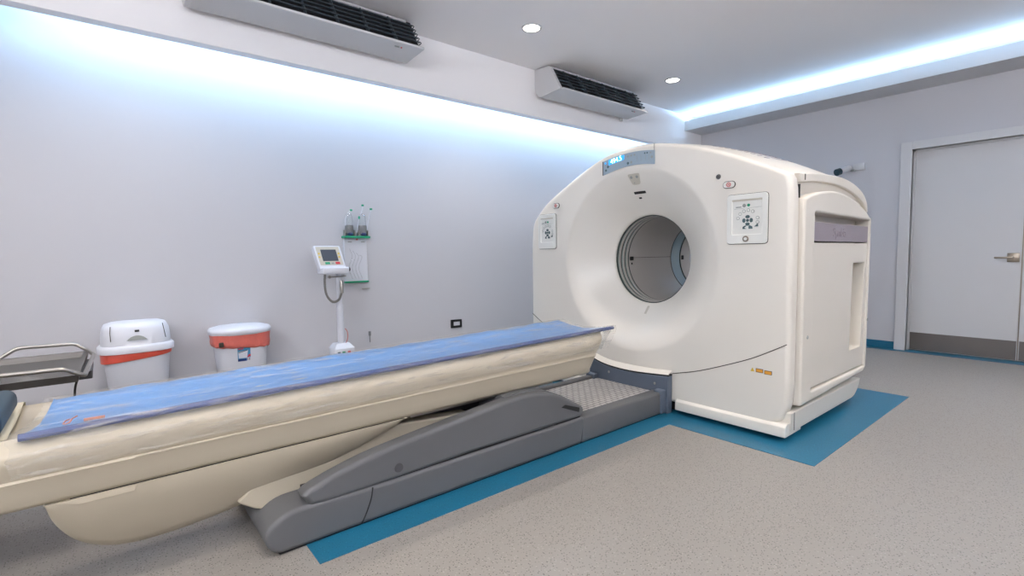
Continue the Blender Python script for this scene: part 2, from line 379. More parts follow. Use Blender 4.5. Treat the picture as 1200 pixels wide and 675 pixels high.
# ------------------------------------------------------------------ air conditioners
def aircon(x0, x1, label):
    t = thing('air_conditioner', ((x0+x1)/2, 3.8, 2.79), label, 'air conditioner', 'ceiling air conditioners along the pelmet')
    # casing: end profile in (Y, Z)
    prof = round2([(3.984, ZC-.004), (3.76, ZC-.02), (3.62, 2.82), (3.60, 2.795), (3.93, 2.775), (3.984, 2.86)], [.004, .01, .02, .012, .05, .05])
    ins = [(y, z) for y, z in prof]
    b = bridge(bmesh.new(), [[(x0, y, z) for y, z in prof], [(x0+.035, y, z) for y, z in prof]], caps=True)
    link('end_panel', b, m_white, t)
    prof2 = round2([(3.984, ZC-.004), (3.83, ZC-.02), (3.69, 2.82), (3.60, 2.812), (3.60, 2.795), (3.93, 2.775), (3.984, 2.86)], [.004, .01, .02, .004, .008, .05, .05])
    b = bridge(bmesh.new(), [[(x1-.012, y, z) for y, z in prof2], [(x1, y, z) for y, z in prof2]], caps=True)
    link('end_panel', b, m_white, t)
    b = bmesh.new()   # body behind the grille: bottom, back and top
    body = [(3.98, ZC-.006), (3.80, ZC-.012), (3.655, 2.82), (3.655, 2.81), (3.93, 2.80), (3.97, 2.866)]
    bridge(b, [[(x0+.035, y, z) for y, z in body], [(x1-.014, y, z) for y, z in body]], caps=True)
    link('grille_back', b, m_acdark, t, smooth=False)
    b = bmesh.new()
    bot = round2([(3.984, 2.862), (3.93, 2.775), (3.60, 2.795), (3.597, 2.812), (3.65, 2.812), (3.92, 2.798), (3.97, 2.866)], [0, .05, .008, .004, 0, 0, 0])
    bridge(b, [[(x0+.036, y, z) for y, z in bot], [(x1-.0125, y, z) for y, z in bot]], caps=True)
    link('bottom_panel', b, m_white, t)
    b = bx(x0+.036, x1-.06, 3.775, 3.80, ZC-.03, ZC-.012, .004)
    link('top_rail', b, m_white, t)
    b = bmesh.new()
    n = 5
    for k in range(n):
        f = (k+.7)/(n+.4); y = 3.607+.15*f; z = 2.825+.225*f
        box(b, x0+.037, x1-.02, y, y+.02, z, z+.005)
        tube(b, [(x1-.02, y+.004, z+.0025), (x1-.006, y+.012, z+.0025), (x1+.001, y+.035, z+.0025), (x1+.001, y+.10, z+.0025)], .0035, 6)
    link('grille_slats', b, m_acslat, t, smooth=False)
    nd = 7
    for k in range(1, nd):
        x = x0+(x1-x0)*k/nd; b = bmesh.new()
        bridge(b, [[(x-.003, 3.612, 2.825), (x-.003, 3.765, 3.05), (x-.003, 3.80, 3.05), (x-.003, 3.65, 2.825)], [(x+.003, 3.612, 2.825), (x+.003, 3.765, 3.05), (x+.003, 3.80, 3.05), (x+.003, 3.65, 2.825)]], caps=True)
        link('grille_divider', b, m_acslat, t, smooth=False)
    link('brand_mark', bx(x1-.225, x1-.19, 3.66, 3.668, 2.7835, 2.792), m_btng, t, smooth=False)
    link('indicator_lamp', bx(x1-.175, x1-.165, 3.66, 3.668, 2.7845, 2.7925), m_red, t, smooth=False)
    return t
aircon(.50, 2.09, 'white ceiling air conditioner at the top left, cut off by the picture edge')
ac = aircon(3.63, 5.08, 'white ceiling air conditioner with dark grille seen whole, above the scanner')
b = bmesh.new(); tube(b, [(5.0, 3.93, 2.79), (5.0, 3.93, 2.755)], .02, 12)
link('drain_spigot', b, m_white, ac)

# ------------------------------------------------------------------ scanner
CY, CZ = 2.33, 1.0925
G = thing('ct_scanner', (3.8, CY, 0), 'large cream ring-shaped scanner with round tunnel standing on blue floor marking', 'medical scanner')
top = [(3.47, 1.40), (3.47, 1.41), (3.30, 1.57), (3.145, 1.663), (2.84, 1.812), (2.59, 1.905), (2.33, 1.938), (2.13, 1.926), (1.91, 1.881), (1.61, 1.78), (1.35, 1.658), (1.21, 1.588)]
def outline(zb, inset=0, side=0.0):
    """closed outline (y,z), anticlockwise seen from behind, many points"""
    yl, yr = 3.47-inset, 1.20+inset
    pts = [(yl, zb)]
    pts += [(yl, zb+(1.40-zb)*k/8) for k in range(1, 8)]
    tp = smooth2([(min(max(y, yr), yl), z-inset) for y, z in top[1:]], 8)
    pts += tp
    pts += [(yr, 1.56-inset-(1.56-inset-zb)*k/12) for k in range(0, 12)]
    pts += [(yr+(yl-yr)*k/30, zb) for k in range(0, 30)]
    return pts
def roundish(pts, it=3):
    P = [Vector(p) for p in pts]
    for _ in range(it): P = [(P[i-1]+P[i]*2+P[(i+1) % len(P)])/4 for i in range(len(P))]
    return [(p.x, p.y) for p in P]
out = roundish(outline(.075), 3)
RI, RO = .345, .69
def flare_x(r):
    t = min(max((RO-r)/(RO-RI), 0), 1); return 3.09+.24*t**1.3
ang = [math.atan2(z-CZ, y-CY) for y, z in out]
rad = [math.hypot(y-CY, z-CZ) for y, z in out]
b = bmesh.new(); rings = []
for k in range(0, 25):
    r = RI+(RO-RI)*k/24
    rings.append([(flare_x(r), CY+r*math.cos(a), CZ+r*math.sin(a)) for a in ang])
rings = [[(3.36, CY+RI*math.cos(a), CZ+RI*math.sin(a)) for a in ang], [(3.338, CY+RI*math.cos(a), CZ+RI*math.sin(a)) for a in ang]]+rings
for f in (.03, .5, .9):
    rings.append([(3.09, CY+(RO+(q-.038-RO)*f)*math.cos(a), CZ+(RO+(q-.038-RO)*f)*math.sin(a)) for a, q in zip(ang, rad)])
for k in range(0, 7):
    t = k/6*PI/2
    rings.append([(3.09+.034*(1-math.cos(t)), CY+(q-.034+.034*math.sin(t))*math.cos(a), CZ+(q-.034+.034*math.sin(t))*math.sin(a)) for a, q in zip(ang, rad)])
rings.append([(3.175, CY+q*math.cos(a), CZ+q*math.sin(a)) for a, q in zip(ang, rad)])
rings.append([(3.18, CY+(q-.02)*math.cos(a), CZ+(q-.02)*math.sin(a)) for a, q in zip(ang, rad)])
bridge(b, rings)
front = link('front_cover', b, m_cream, G, ang=50)
# curved seam lines on the front
def seam(pts, r=.0028, x=3.0885, nm='seam'):
    b = bmesh.new(); tube(b, [(x, y, z) for y, z in smooth2(pts, 6)], r, 6); link(nm, b, m_seam, front)
seam([(1.976, .285), (1.80, .331), (1.646, .386), (1.424, .477), (1.27, .560), (1.215, .592)])
seam([(3.455, .592), (3.345, .531), (3.20, .467), (3.0, .392), (2.70, .297)])
seam([(2.133, 1.922), (2.133, 1.872)], .0016)
# front lower lip
for ya, yb_ in ((1.205, 1.94), (2.72, 3.46)):
    link('front_kick_lip', plate(round2([(3.066, .035), (3.30, .035), (3.30, .112), (3.094, .112), (3.070, .095)], .006, 3), (), yb_-ya, .004, (0, yb_, 0), SU, SV), m_cream, G)
# body behind the front cover
hx = [(3.175, 1.60), (3.25, 1.615), (3.5, 1.637), (3.85, 1.645), (4.08, 1.63), (4.25, 1.60), (4.36, 1.565), (4.43, 1.52), (4.48, 1.45), (4.50, 1.38)]
base = roundish(outline(.07, .022), 2)
def bodyring(x, h, shrink=0):
    s = h/1.585
    return [(x, CY+(y-CY)*(1-shrink)+(.05 if y < 1.35 and z < 1.47 else 0), .07+(z-.07)*(s if z > .07 else 1)) for y, z in base]
b = bmesh.new(); rings = []
inner = lambda x, r: [(x, CY+r*math.cos(math.atan2(z-CZ, y-CY)), CZ+r*math.sin(math.atan2(z-CZ, y-CY))) for y, z in base]
for x, h in hx: rings.append(bodyring(x, h, 0 if x < 4.4 else (x-4.4)*.18))
back_in = [(4.505, CY+(p[1]-CY)*.93, CZ+(p[2]-CZ)*.93) for p in rings[-1]]
rings.append(back_in); rings.append(inner(4.505, .60)); rings.append(inner(4.44, .44)); rings.append(inner(4.40, .352))
rings[0:0] = [[(3.175, CY+(p[1]-CY)*.9, CZ+(p[2]-CZ)*.9) for p in rings[0]]]
bridge(b, rings)
body = link('body_shell', b, m_cream2, G, ang=45)
# cooling slots across the sloping top
def top_z(y):
    T = sorted((p for p in base if p[1] > 1.3), key=lambda p: p[0])
    for (y0, z0), (y1, z1) in zip(T, T[1:]):
        if y0 <= y <= y1: return z0+(z1-z0)*(y-y0)/max(y1-y0, 1e-6)
    return 1.6
b = bmesh.new()
for k in range(9):
    y0 = 1.50+k*.045
    for (xa, xb) in ((3.42, 3.75), (3.80, 4.10)):
        z0 = top_z(y0)*1.64/1.585-.0; z1 = top_z(y0+.014)*1.64/1.585
        zz = lambda y, x: .07+(top_z(y)-.07)*((1.63 if x < 3.5 else 1.645 if x < 3.9 else 1.628)/1.585)+.001
        vs = [b.verts.new(p) for p in ((xa, y0, zz(y0, xa)), (xb, y0, zz(y0, xb)), (xb, y0+.014, zz(y0+.014, xb)), (xa, y0+.014, zz(y0+.014, xa)))]
        f = b.faces.new(vs)
r = bmesh.ops.extrude_face_region(b, geom=b.faces[:]); bmesh.ops.translate(b, verts=[v for v in r['geom'] if isinstance(v, bmesh.types.BMVert)], vec=(0, 0, .002))
link('cooling_slots', b, m_plate, body, smooth=False)
# arch band along the top of the side
def side_band():
    up = smooth2([(3.19, 1.60), (3.27, 1.605), (3.5, 1.625), (3.85, 1.633), (4.08, 1.617), (4.25, 1.585), (4.37, 1.54), (4.44, 1.48), (4.455, 1.42)], 5)
    lo = smooth2([(4.425, 1.42), (4.40, 1.455), (4.30, 1.50), (4.12, 1.543), (3.85, 1.573), (3.5, 1.572), (3.26, 1.552)], 5)
    return up+lo+[(3.20, 1.55)]
link('side_arch_band', plate(side_band(), (), .035, .008, (0, 1.238, 0), SU, SV), m_cream2, G)
b = bmesh.new(); box(b, 3.262, 3.266, 1.1995, 1.24, 1.565, 1.60)
link('arch_band_slit', b, m_black, G, smooth=False)
link('groove_slit', bx(3.186, 3.192, 1.20, 1.24, 1.455, 1.535), m_black, G, smooth=False)
# side panel with recessed service door
pan = [(3.19, .205)]+[(3.19, 1.40)]+smooth2([(3.20, 1.452), (3.28, 1.475), (3.45, 1.505), (3.65, 1.522), (3.85, 1.515), (4.08, 1.482), (4.25, 1.44), (4.38, 1.39), (4.43, 1.34)], 4)+[(4.425, .95), (4.41, .32), (4.36, .235)]
pan = round2(pan, .02, 3)
hole = round2([(3.35, .275), (3.35, 1.375), (4.40, 1.36), (4.375, .275)][::-1], .012, 3)
side = link('side_panel', plate(pan, [hole], .102, .016, (0, 1.272, 0), SU, SV, 4), m_cream2, G)
link('panel_recess', plate([(3.34, .27), (4.40, .27), (4.41, 1.38), (3.34, 1.38)], (), .006, 0, (0, 1.272, 0), SU, SV), m_cream2, side, smooth=False)
slot = round2([(4.06, .43), (4.30, .43), (4.34, 1.05), (4.09, 1.05)], .012, 3)
dr = round2([(3.362, .287), (4.362, .287), (4.385, 1.19), (3.362, 1.19)], .006, 2)
sd = link('service_door', plate(dr, [slot[::-1]], .084, .003, (0, 1.266, 0), SU, SV), m_cream2, side)
b = join([plate(round2([(3.36, 1.20), (4.386, 1.197), (4.39, 1.312), (3.36, 1.318)], .004, 2), (), .086, .002, (0, 1.266, 0), SU, SV)])
npl = link('name_plate', b, m_plate, side); npl['label'] = 'mauve-grey metal name plate with raised lettering'
link('plate_lettering', text('Symbia', .085, (3.80, 1.1795, 1.258), SU, SV, .0012), m_plate, npl, smooth=False)
link('door_gap', bx(3.353, 3.358, 1.205, 1.217, .285, 1.2), m_black, side, smooth=False)
for (sx, sz) in ((3.27, .62), (4.405, .62)):
    b = bmesh.new(); lathe(b, [(.0005, -.004), (.010, -.004), (.012, 0)], (sx, 1.171, sz), 'Y', 12)
    link('panel_lock', b, m_btng, side)
# lower side strip
st = round2([(3.125, .055), (4.26, .055), (4.36, .12), (4.39, .175), (3.125, .175)], [.03, .06, .05, .01, .01], 4)
link('side_skirt', plate(st, (), .075, .008, (0, 1.272, 0), SU, SV, 4), m_cream2, G)
link('skirt_joint', bx(3.172, 3.178, 1.196, 1.20, .062, .17), m_seam, G, smooth=False)
link('plinth', bx(3.16, 4.25, 1.30, 3.36, 0.003, .08), m_black, G, smooth=False)
# tunnel lining
def ringx(x0, x1, r0, r1, m, nm, parent, n=96):
    b = bmesh.new(); lathe(b, [(r1, x0), (r0, x0), (r0, x1), (r1, x1), (r1, x0)], (0, CY, CZ), 'X', n)
    return link(nm, b, m, parent)
lin = ringx(3.50, 4.13, .338, .352, m_lining, 'bore_lining', G)
ringx(4.285, 4.46, .338, .352, m_lining, 'bore_lining', G)
ringx(4.13, 4.285, .343, .352, m_mylar, 'film_window', G)['label'] = 'blue-grey film window ring'
ringx(4.125, 4.133, .335, .352, m_ringd, 'film_window_rim', G); ringx(4.283, 4.291, .335, .352, m_ringd, 'film_window_rim', G)
x = 3.34
for k in range(3):
    ringx(x, x+.012, .338, .352, m_ringd, 'bore_ring', G); ringx(x+.012, x+.03, .341, .352, m_ringl, 'bore_ring', G)
    ringx(x+.03, x+.048, .336, .352, m_lining, 'bore_ring', G); x += .048
ringx(x, x+.016, .338, .352, m_ringd, 'bore_ring', G)
b = bmesh.new(); tube(b, [(3.51, CY+.3372, CZ+.01), (4.125, CY+.3372, CZ+.01)], .0018, 6)
link('lining_seam', b, m_seam, lin)
link('laser_port', bx(3.515, 3.555, CY+.328, CY+.345, CZ-.012, CZ+.02, .003), m_black, lin)
link('laser_port', bx(3.53, 3.545, CY+.332, CY+.345, CZ-.05, CZ-.032, .003), m_black, lin)
link('laser_port', bx(4.31, 4.34, CY+.328, CY+.345, CZ-.02, CZ+.02, .003), m_black, lin)
# small things on the flare
def on_flare(r, deg, size, nm, m, th=.006, rr=.01, parent=front, shape=None):
    a = math.radians(deg); d = 1e-3
    P = Vector((flare_x(r), CY+r*math.cos(a), CZ+r*math.sin(a)))
    er = Vector((flare_x(r+d)-flare_x(r-d), 2*d*math.cos(a), 2*d*math.sin(a))).normalized()
    et = Vector((0, -math.sin(a), math.cos(a)))
    U = -et if math.cos(a-PI/2) < 0 else et
    V = er; U = V.cross(Vector((-1, 0, 0))-V*V.dot(Vector((-1, 0, 0)))).normalized()
    W = U.cross(V)
    w_, h_ = size
    poly = shape or round2([(-w_/2, -h_/2), (w_/2, -h_/2), (w_/2, h_/2), (-w_/2, h_/2)], rr, 4)
    return link(nm, plate(poly, (), th, min(th*.3, .002), P-W*th*.5, U, V), m, parent), (P, U, V, W)
sp = round2([(-.035, -.045), (.035, -.045), (.055, .045), (-.055, .045)], .018, 5)
o, (P, U, V, W) = on_flare(.605, 90, (0, 0), 'intercom_grille', m_panels, .004, shape=sp)
for u, v, q in ((-.025, .018, .011), (.025, .018, .011), (-.012, -.028, .004)):
    link('intercom_grille_eye', plate(circ(u, v, q, 14), (), .003, 0, P+W*.0015, U, V), m_btng, o)
on_flare(.510, 90, (.105, .022), 'laser_window', m_black, .006, .004)
on_flare(.472, 88, (.024, .014), 'laser_window', m_black, .005, .003)
on_flare(.395, -90, (.02, .075), 'positioning_label', m_panels, .003, .002)
# display panel: ring sector above the flare
def sector(r0, r1, a0, a1, n=16):
    A = [math.radians(a0+(a1-a0)*k/n) for k in range(n+1)]
    return A
def yz(pts): return [(-y, z) for y, z in pts]
up = smooth2([(2.600, 1.862), (2.50, 1.880), (2.42, 1.888), (2.30, 1.892), (2.2, 1.885), (2.128, 1.875)], 4)
lo = smooth2([(2.128, 1.776), (2.22, 1.790), (2.33, 1.795), (2.45, 1.785), (2.600, 1.755)], 4)
dsp = link('display_panel', plate(yz(up+lo), (), .008, .001, (3.092, 0, 0), FU, FV), m_disp, front)
dsp['label'] = 'blue-grey curved display strip with lit digits'
link('display_rim', plate([(-2.604, 1.755), (-2.598, 1.755), (-2.598, 1.862), (-2.604, 1.862)], (), .01, 0, (3.092, 0, 0), FU, FV), m_seam, dsp, smooth=False)
link('display_window', plate(round2([(-2.545, 1.825), (-2.395, 1.848), (-2.395, 1.883), (-2.545, 1.866)], .004, 2), (), .002, 0, (3.0845, 0, 0), FU, FV), m_glowb, dsp, smooth=False)
tl = Vector((0, -.150, .023)).normalized(); tv = Vector((-1, 0, 0)).cross(tl).normalized()
link('display_digits', text('494.5', .05, (3.0815, 2.47, 1.8555), tl, tv, .0006), m_glow, dsp, smooth=False)
k = 0
for y, z, r_, m in ((2.36, 1.866, .008, 0), (2.33, 1.868, .008, 0), (2.30, 1.868, .008, 0), (2.36, 1.815, .010, 1), (2.33, 1.818, .010, 0), (2.21, 1.866, .006, 1), (2.19, 1.865, .006, 1), (2.16, 1.862, .007, 0), (2.15, 1.83, .010, 0), (2.575, 1.845, .008, 2), (2.57, 1.79, .009, 1), (2.55, 1.815, .010, 1)):
    link('display_key', plate(circ(-y, z, r_, 12), (), .002, 0, (3.0845, 0, 0), FU, FV), (m_btng, m_btn, m_glowb)[m], dsp, smooth=False)
for y in (2.28, 2.245, 2.205, 2.175):
    link('display_divider', plate([(-y, 1.815), (-y+.002, 1.815), (-y+.002, 1.865), (-y, 1.865)], (), .0015, 0, (3.0845, 0, 0), FU, FV), m_btng, dsp, smooth=False)
# control panels
def rect(y0, y1, z0, z1): return [(-y1, z0), (-y0, z0), (-y0, z1), (-y1, z1)]
def control(yc, label, right):
    hw = .125 if right else .112
    y0, y1, z0, z1 = yc-hw, yc+hw, 1.192, 1.497
    fr = link('control_panel', plate(round2(rect(y0, y1, z0, z1), .022, 5), [round2(rect(y0+.032, y1-.032, z0+.058, z1-.032), .004, 2)[::-1]], .012, .003, (3.091, 0, 0), FU, FV), m_panelw, front)
    fr['label'] = label
    link('panel_outline', plate(round2(rect(y0-.003, y1+.003, z0-.003, z1+.003), .024, 5), (), .003, 0, (3.0905, 0, 0), FU, FV), m_seam, fr, smooth=False)
    link('keypad_face', plate(rect(y0+.03, y1-.03, z0+.055, z1-.03), (), .004, 0, (3.0905, 0, 0), FU, FV), m_panelw, fr, smooth=False)
    link('keypad_lip', plate(rect(y0+.032, y1-.032, z1-.042, z1-.032), (), .008, 0, (3.0895, 0, 0), FU, FV), m_panels, fr, smooth=False)
    F = (3.087, 0, 0)
    def key(poly, m, nm='key', th=.003): link(nm, plate(poly, (), th, 0, F, FU, FV), m, fr, smooth=False)
    kc, kz = -(yc-.004), 1.335
    def loc(u, v): return kc+u, kz+v
    for k in range(8):
        a = math.radians((165, 138, 112, 86, 60, 12, -12)[k] if k < 7 else -45)
        u, v = .062*math.cos(a), .062*math.sin(a)
        if k < 7:
            cu_, cv_ = loc(u, v); key(circ(cu_, cv_, .0105, 14), m_btng); link('key_centre', plate(circ(cu_, cv_, .0075, 12), (), .001, 0, (3.0838, 0, 0), FU, FV), m_panelw, fr, smooth=False)
        else:
            cu_, cv_ = loc(.055, -.032); key([(cu_-.014, cv_-.008), (cu_+.010, cv_-.008), (cu_+.008, cv_+.013)], m_btn)
    key(circ(*loc(0, 0), .0095, 14), m_btn)
    for k in range(4):
        a = k*PI/2; p = lambda r, d: (kc+r*math.cos(a+d), kz+r*math.sin(a+d))
        key([p(.015, -.5), p(.025, -.62), p(.032, -.3), p(.033, 0), p(.032, .3), p(.025, .62), p(.015, .5)], m_btn)
    for s in (-1, 1):
        cu_, cv_ = loc(s*.019, -.042); key([(cu_-.012, cv_-.010), (cu_+.012, cv_-.010), (cu_+.010*s, cv_+.004), (cu_-.006*s, cv_+.012), (cu_-.012*s, cv_+.008)][::1], m_btn)
    cu_, cv_ = loc(-.022, .092); key(circ(cu_, cv_, .011, 14), m_btng)
    cu_, cv_ = loc(.005, .093); key(circ(cu_, cv_, .009, 14), m_green)
    key([(kc-.085, kz+.072), (kc+.083, kz+.078), (kc+.083, kz+.0795), (kc-.085, kz+.0735)], m_btng, 'keypad_line', .001)
    key([(kc-.075, kz+.080), (kc-.040, kz+.081), (kc-.040, kz+.088), (kc-.075, kz+.087)], m_btng, 'keypad_caption', .001)
    if right:
        cu_, cv_ = kc-.006, 1.222
        link('key_switch', plate(circ(cu_, cv_, .019, 20), (), .010, .002, (3.083, 0, 0), FU, FV), m_brass, fr)
        link('key_switch_face', plate(circ(cu_, cv_, .010, 16), (), .003, 0, (3.074, 0, 0), FU, FV), m_panelw, fr, smooth=False)
    else:
        for u in (-.05, -.02, .02, .05):
            key([(kc+u-.008, 1.216), (kc+u+.008, 1.216), (kc+u+.008, 1.222), (kc+u-.008, 1.222)], m_btn, 'panel_caption', -.0 or .0025)
control(1.461, 'larger control panel with key switch', True)
control(3.245, 'control panel without key switch', False)
for y, z in ((1.578, 1.566), (3.131, 1.564)):
    cap = [(-y+(.018 if c > 0 else -.018)+.023*c, z+.023*s) for c, s in ((math.cos(PI/2-k*PI/20 - .0001), math.sin(PI/2-k*PI/20-.0001)) for k in range(40))]
    es = link('emergency_stop', plate(cap, (), .006, .0015, (3.0905, 0, 0), FU, FV), m_seam, front)
    cap2 = [(-y+(.018 if c > 0 else -.018)+.019*c, z+.019*s) for c, s in ((math.cos(PI/2-k*PI/20 - .0001), math.sin(PI/2-k*PI/20-.0001)) for k in range(40))]
    link('button_surround', plate(cap2, (), .003, 0, (3.085, 0, 0), FU, FV), m_panelw, es, smooth=False)
    link('button', plate(circ(-y, z, .015, 20), [circ(-y, z, .009, 16)[::-1]], .005, 0, (3.0825, 0, 0), FU, FV), m_pink, es, smooth=False)
    link('button', plate(circ(-y, z, .005, 14), (), .005, 0, (3.0825, 0, 0), FU, FV), m_pink, es, smooth=False)
b = bmesh.new(); lathe(b, [(.0005, -.012), (.011, -.012), (.015, -.006), (.017, 0)], (3.091, 1.651, 1.625), 'X', 20)
link('camera_lens', b, m_greyd, front)
# warning stickers
link('warning_label', plate([(-1.425, .400), (-1.400, .400), (-1.4125, .424)], (), .002, 0, (3.0905, 0, 0), FU, FV), m_yellow, front, smooth=False)
for y0, y1, z0, z1 in ((1.348, 1.392, .398, .422), (1.296, 1.341, .394, .418)):
    s_ = link('warning_label', plate(rect(y0, y1, z0, z1), (), .002, 0, (3.0905, 0, 0), FU, FV), m_seam, front, smooth=False)
    link('warning_label_face', plate(rect(y0+.003, y1-.003, z0+.003, z1-.003), (), .001, 0, (3.0882, 0, 0), FU, FV), m_orange, s_, smooth=False)

# ------------------------------------------------------------------ patient table: floor base
T = thing('patient_table', (1.2, 2.33, 0), 'long cream patient table on grey floor base, raised beside the scanner ring', 'patient table')
YN, YF = 2.0, 2.66
def sidebev(poly, y0, y1, bev, seg=4):   # prism along Y with rounded rims, from y0 (near) to y1 (far)
    return plate(poly, (), y1-y0, bev, (0, y1, 0), SU, SV, seg)
bc = round2([(.445, .008), (2.168, .006), (2.20, .148), (2.188, .166), (.85, .158), (.62, .168), (.49, .165), (.405, .10)], [.04, .01, .03, .01, .1, .1, .05, .05], 6)
cov = link('base_cover', sidebev(bc, YN, YF, .018, 6), m_grey, T)
b = bmesh.new(); tube(b, [(x, YN+.0005, z) for x, z in smooth2([(.796, .012), (.822, .06), (.842, .11), (.850, .154)], 4)], .0032, 6)
link('cover_joint', b, m_black, cov)
link('floor_gap', bx(.47, 3.02, YN+.012, YF-.01, .001, .012), m_black, T, smooth=False)
link('track_rail', bx(2.175, 3.03, YN+.002, YN+.10, .006, .160, .014, 3), m_grey, T)
link('track_rail', bx(2.0, 3.03, YF-.03, YF+.03, .006, .165, .012, 3), m_grey, T)
link('track_bed', bx(2.0, 3.03, YN+.05, YF, .006, .10), m_greyd, T)
# ribbed metal tread plate
def treads():
    m = mat('ribbed_tread_metal', rgb(200, 196, 190), .4, metal=.2); nt = m.node_tree; bs = nt.nodes['Principled BSDF']
    tc = nt.nodes.new('ShaderNodeTexCoord'); br = nt.nodes.new('ShaderNodeTexBrick')
    br.inputs['Scale'].default_value = 26; br.inputs['Color1'].default_value = rgb(206, 202, 198); br.inputs['Color2'].default_value = rgb(190, 186, 182); br.inputs['Mortar'].default_value = rgb(124, 120, 118)
    br.inputs['Mortar Size'].default_value = .12; br.inputs['Brick Width'].default_value = 1.6; br.inputs['Row Height'].default_value = .8; br.offset = .5
    nt.links.new(tc.outputs['Object'], br.inputs['Vector']); nt.links.new(br.outputs['Color'], bs.inputs['Base Color'])
    bp = nt.nodes.new('ShaderNodeBump'); bp.inputs['Strength'].default_value = .6; bp.inputs['Distance'].default_value = .003
    nt.links.new(br.outputs['Fac'], bp.inputs['Height']); bp.invert = True; nt.links.new(bp.outputs['Normal'], bs.inputs['Normal'])
    return m
link('tread_plate', bx(1.9, 3.03, YN+.10, YF-.03, .10, .146, .002), treads(), T, smooth=False)
# docking block at the scanner end
yc0, yc1 = 1.975, 2.70
topa = smooth2([(-yc1, .288), (-2.55, .232), (-2.36, .212), (-2.18, .222), (-yc0, .262)][::1], 6)
topa = smooth2([(-yc1, .300), (-2.55, .262), (-2.36, .248), (-2.18, .254), (-yc0, .270)], 6)
link('docking_block', plate([(-yc0, .006), ]+topa[::-1]+[(-yc1, .006)], (), .06, .004, (3.088, 0, 0), FU, FV), m_slate, T)
gap = [(u, v) for u, v in topa]+[(u, v+.012) for u, v in topa[::-1]]
link('docking_gap', plate(gap, (), .045, 0, (3.087, 0, 0), FU, FV), m_black, T, smooth=False)
# sloping cream shelf over the block
b = bmesh.new(); A = [(3.035, -u, v+.013) for u, v in topa]; B = [(3.087, -u, v+.020+(.025-.02*abs(k/len(topa)-.5))) for k, (u, v) in enumerate(topa)]; D = [(3.087, -u, v+.01) for u, v in topa]
bridge(b, [A, B, D, A], closed=False); link('docking_shelf', b, m_cream, T)
for y, z in ((2.50, .215), (2.08, .205)):
    b = bmesh.new(); lathe(b, [(.0005, -.003), (.008, -.003), (.010, 0)], (3.028, y, z), 'X', 12); link('bolt', b, m_steel, T)
link('rail_end_bracket', bx(2.98, 3.04, YN-.012, YN+.06, .008, .175, .010, 3), m_slate, T)
link('rail_end_bracket', bx(3.03, 3.086, YN-.026, YN+.02, .004, .20, .008), m_slate, T)
link('rail_end_bracket', bx(2.98, 3.05, YF-.045, YF+.04, .008, .185, .01, 3), m_slate, T)
# lifting block on the track
def cheek(pts, up=.012):
    return [(x, z+up) for x, z in pts]
crest = smooth2([(.600, .232), (.70, .262), (.866, .298), (1.118, .330), (1.41, .362), (1.62, .382), (1.76, .386), (1.90, .366), (2.05, .306), (2.19, .226)], 4)
blk = round2([(.645, .150), (.592, .157), (.556, .205), (.575, .220)]+crest+[(2.196, .20), (2.185, .172), (1.4, .168)], .012, 3)
bl = link('side_cheek', sidebev(blk, YN, YN+.085, .020, 5), m_grey, T)
link('side_cheek', sidebev(blk, YF-.085, YF, .020, 5), m_grey, T)
hood = [(1.55, .170)]+[(x, z+.006) for x, z in crest if x > 1.60]+[(2.190, .20), (2.178, .172)]
link('lift_housing', sidebev(hood, YN+.05, YF-.05, .004, 3), m_grey, T)
link('housing_floor', sidebev([(.90, .165), (.95, .20), (1.60, .25), (1.60, .165)], YN+.07, YF-.07, .004), m_greyd, T)
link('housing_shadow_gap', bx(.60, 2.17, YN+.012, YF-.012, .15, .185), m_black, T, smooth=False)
b = bmesh.new(); lathe(b, [(.0005, -.002), (.020, -.002), (.022, .002)], (.975, YN, .205), 'Y', 24); link('screw_cover', b, m_greyd, bl)
link('grip_slot', plate(round2([(2.0, .262), (2.145, .205), (2.15, .232), (2.03, .272)], .004, 2), (), .004, 0, (0, YN+.001, 0), SU, SV), m_black, bl, smooth=False)
# inner cream yoke
yk = [(.362, .182), (.42, .14), (.47, .118), (.64, .118), (.70, .16), (1.2, .24), (1.50, .285), (1.48, .305), (1.12, .335), (1.0, .35), (.9, .36), (.45, .26)]
link('tilt_yoke', sidebev(round2(yk, .01, 2), 2.17, 2.48, .008), m_table, T)
b = bx(1.15, 2.0, 2.25, 2.50, .30, .388, .006)
link('carriage', b, m_greyd, T)
link('carriage_rail', bx(1.10, 2.05, 2.12, 2.15, .372, .389, .003), m_steel, T, smooth=False)
# under-hull of the table top
hull = smooth2([(-.183, .386), (-.168, .327), (-.142, .277), (-.11, .238), (-.066, .206), (-.005, .183), (.088, .173), (.216, .178), (.36, .196), (.482, .222), (.64, .250), (.84, .300), (1.007, .350), (1.075, .384)], 4)
b = bmesh.new(); rings = []
for x, z in hull:
    d = max(0, (.386-z)/.21); Yb = 2.094+.14*d; sc2 = Yb/2.12
    xe, ze = x*sc2, 1.15-(1.15-z)*sc2; col = []
    for k in range(9):
        t = k/8; col.append((x+(xe-x)*t, 2.094+(Yb-2.094)*t**1.5, .3865+(ze-.3865)*t))
    col.append((xe, Yb+.012, ze-.003))
    rings.append(col+[(a, 4.63-y, c) for a, y, c in col[::-1]])
bridge(b, rings, closed=True, caps=True)
link('table_hull', b, m_table, T, ang=55)
link('hull_latch', plate(round2([(-.15, .385), (.05, .385), (.045, .365), (-.10, .366)], .004, 2), (), .004, .001, (0, 2.096, 0), SU, SV), m_table, T)
link('hull_gap', bx(-.12, 1.07, 2.100, 2.53, .3855, .3905), m_black, T, smooth=False)
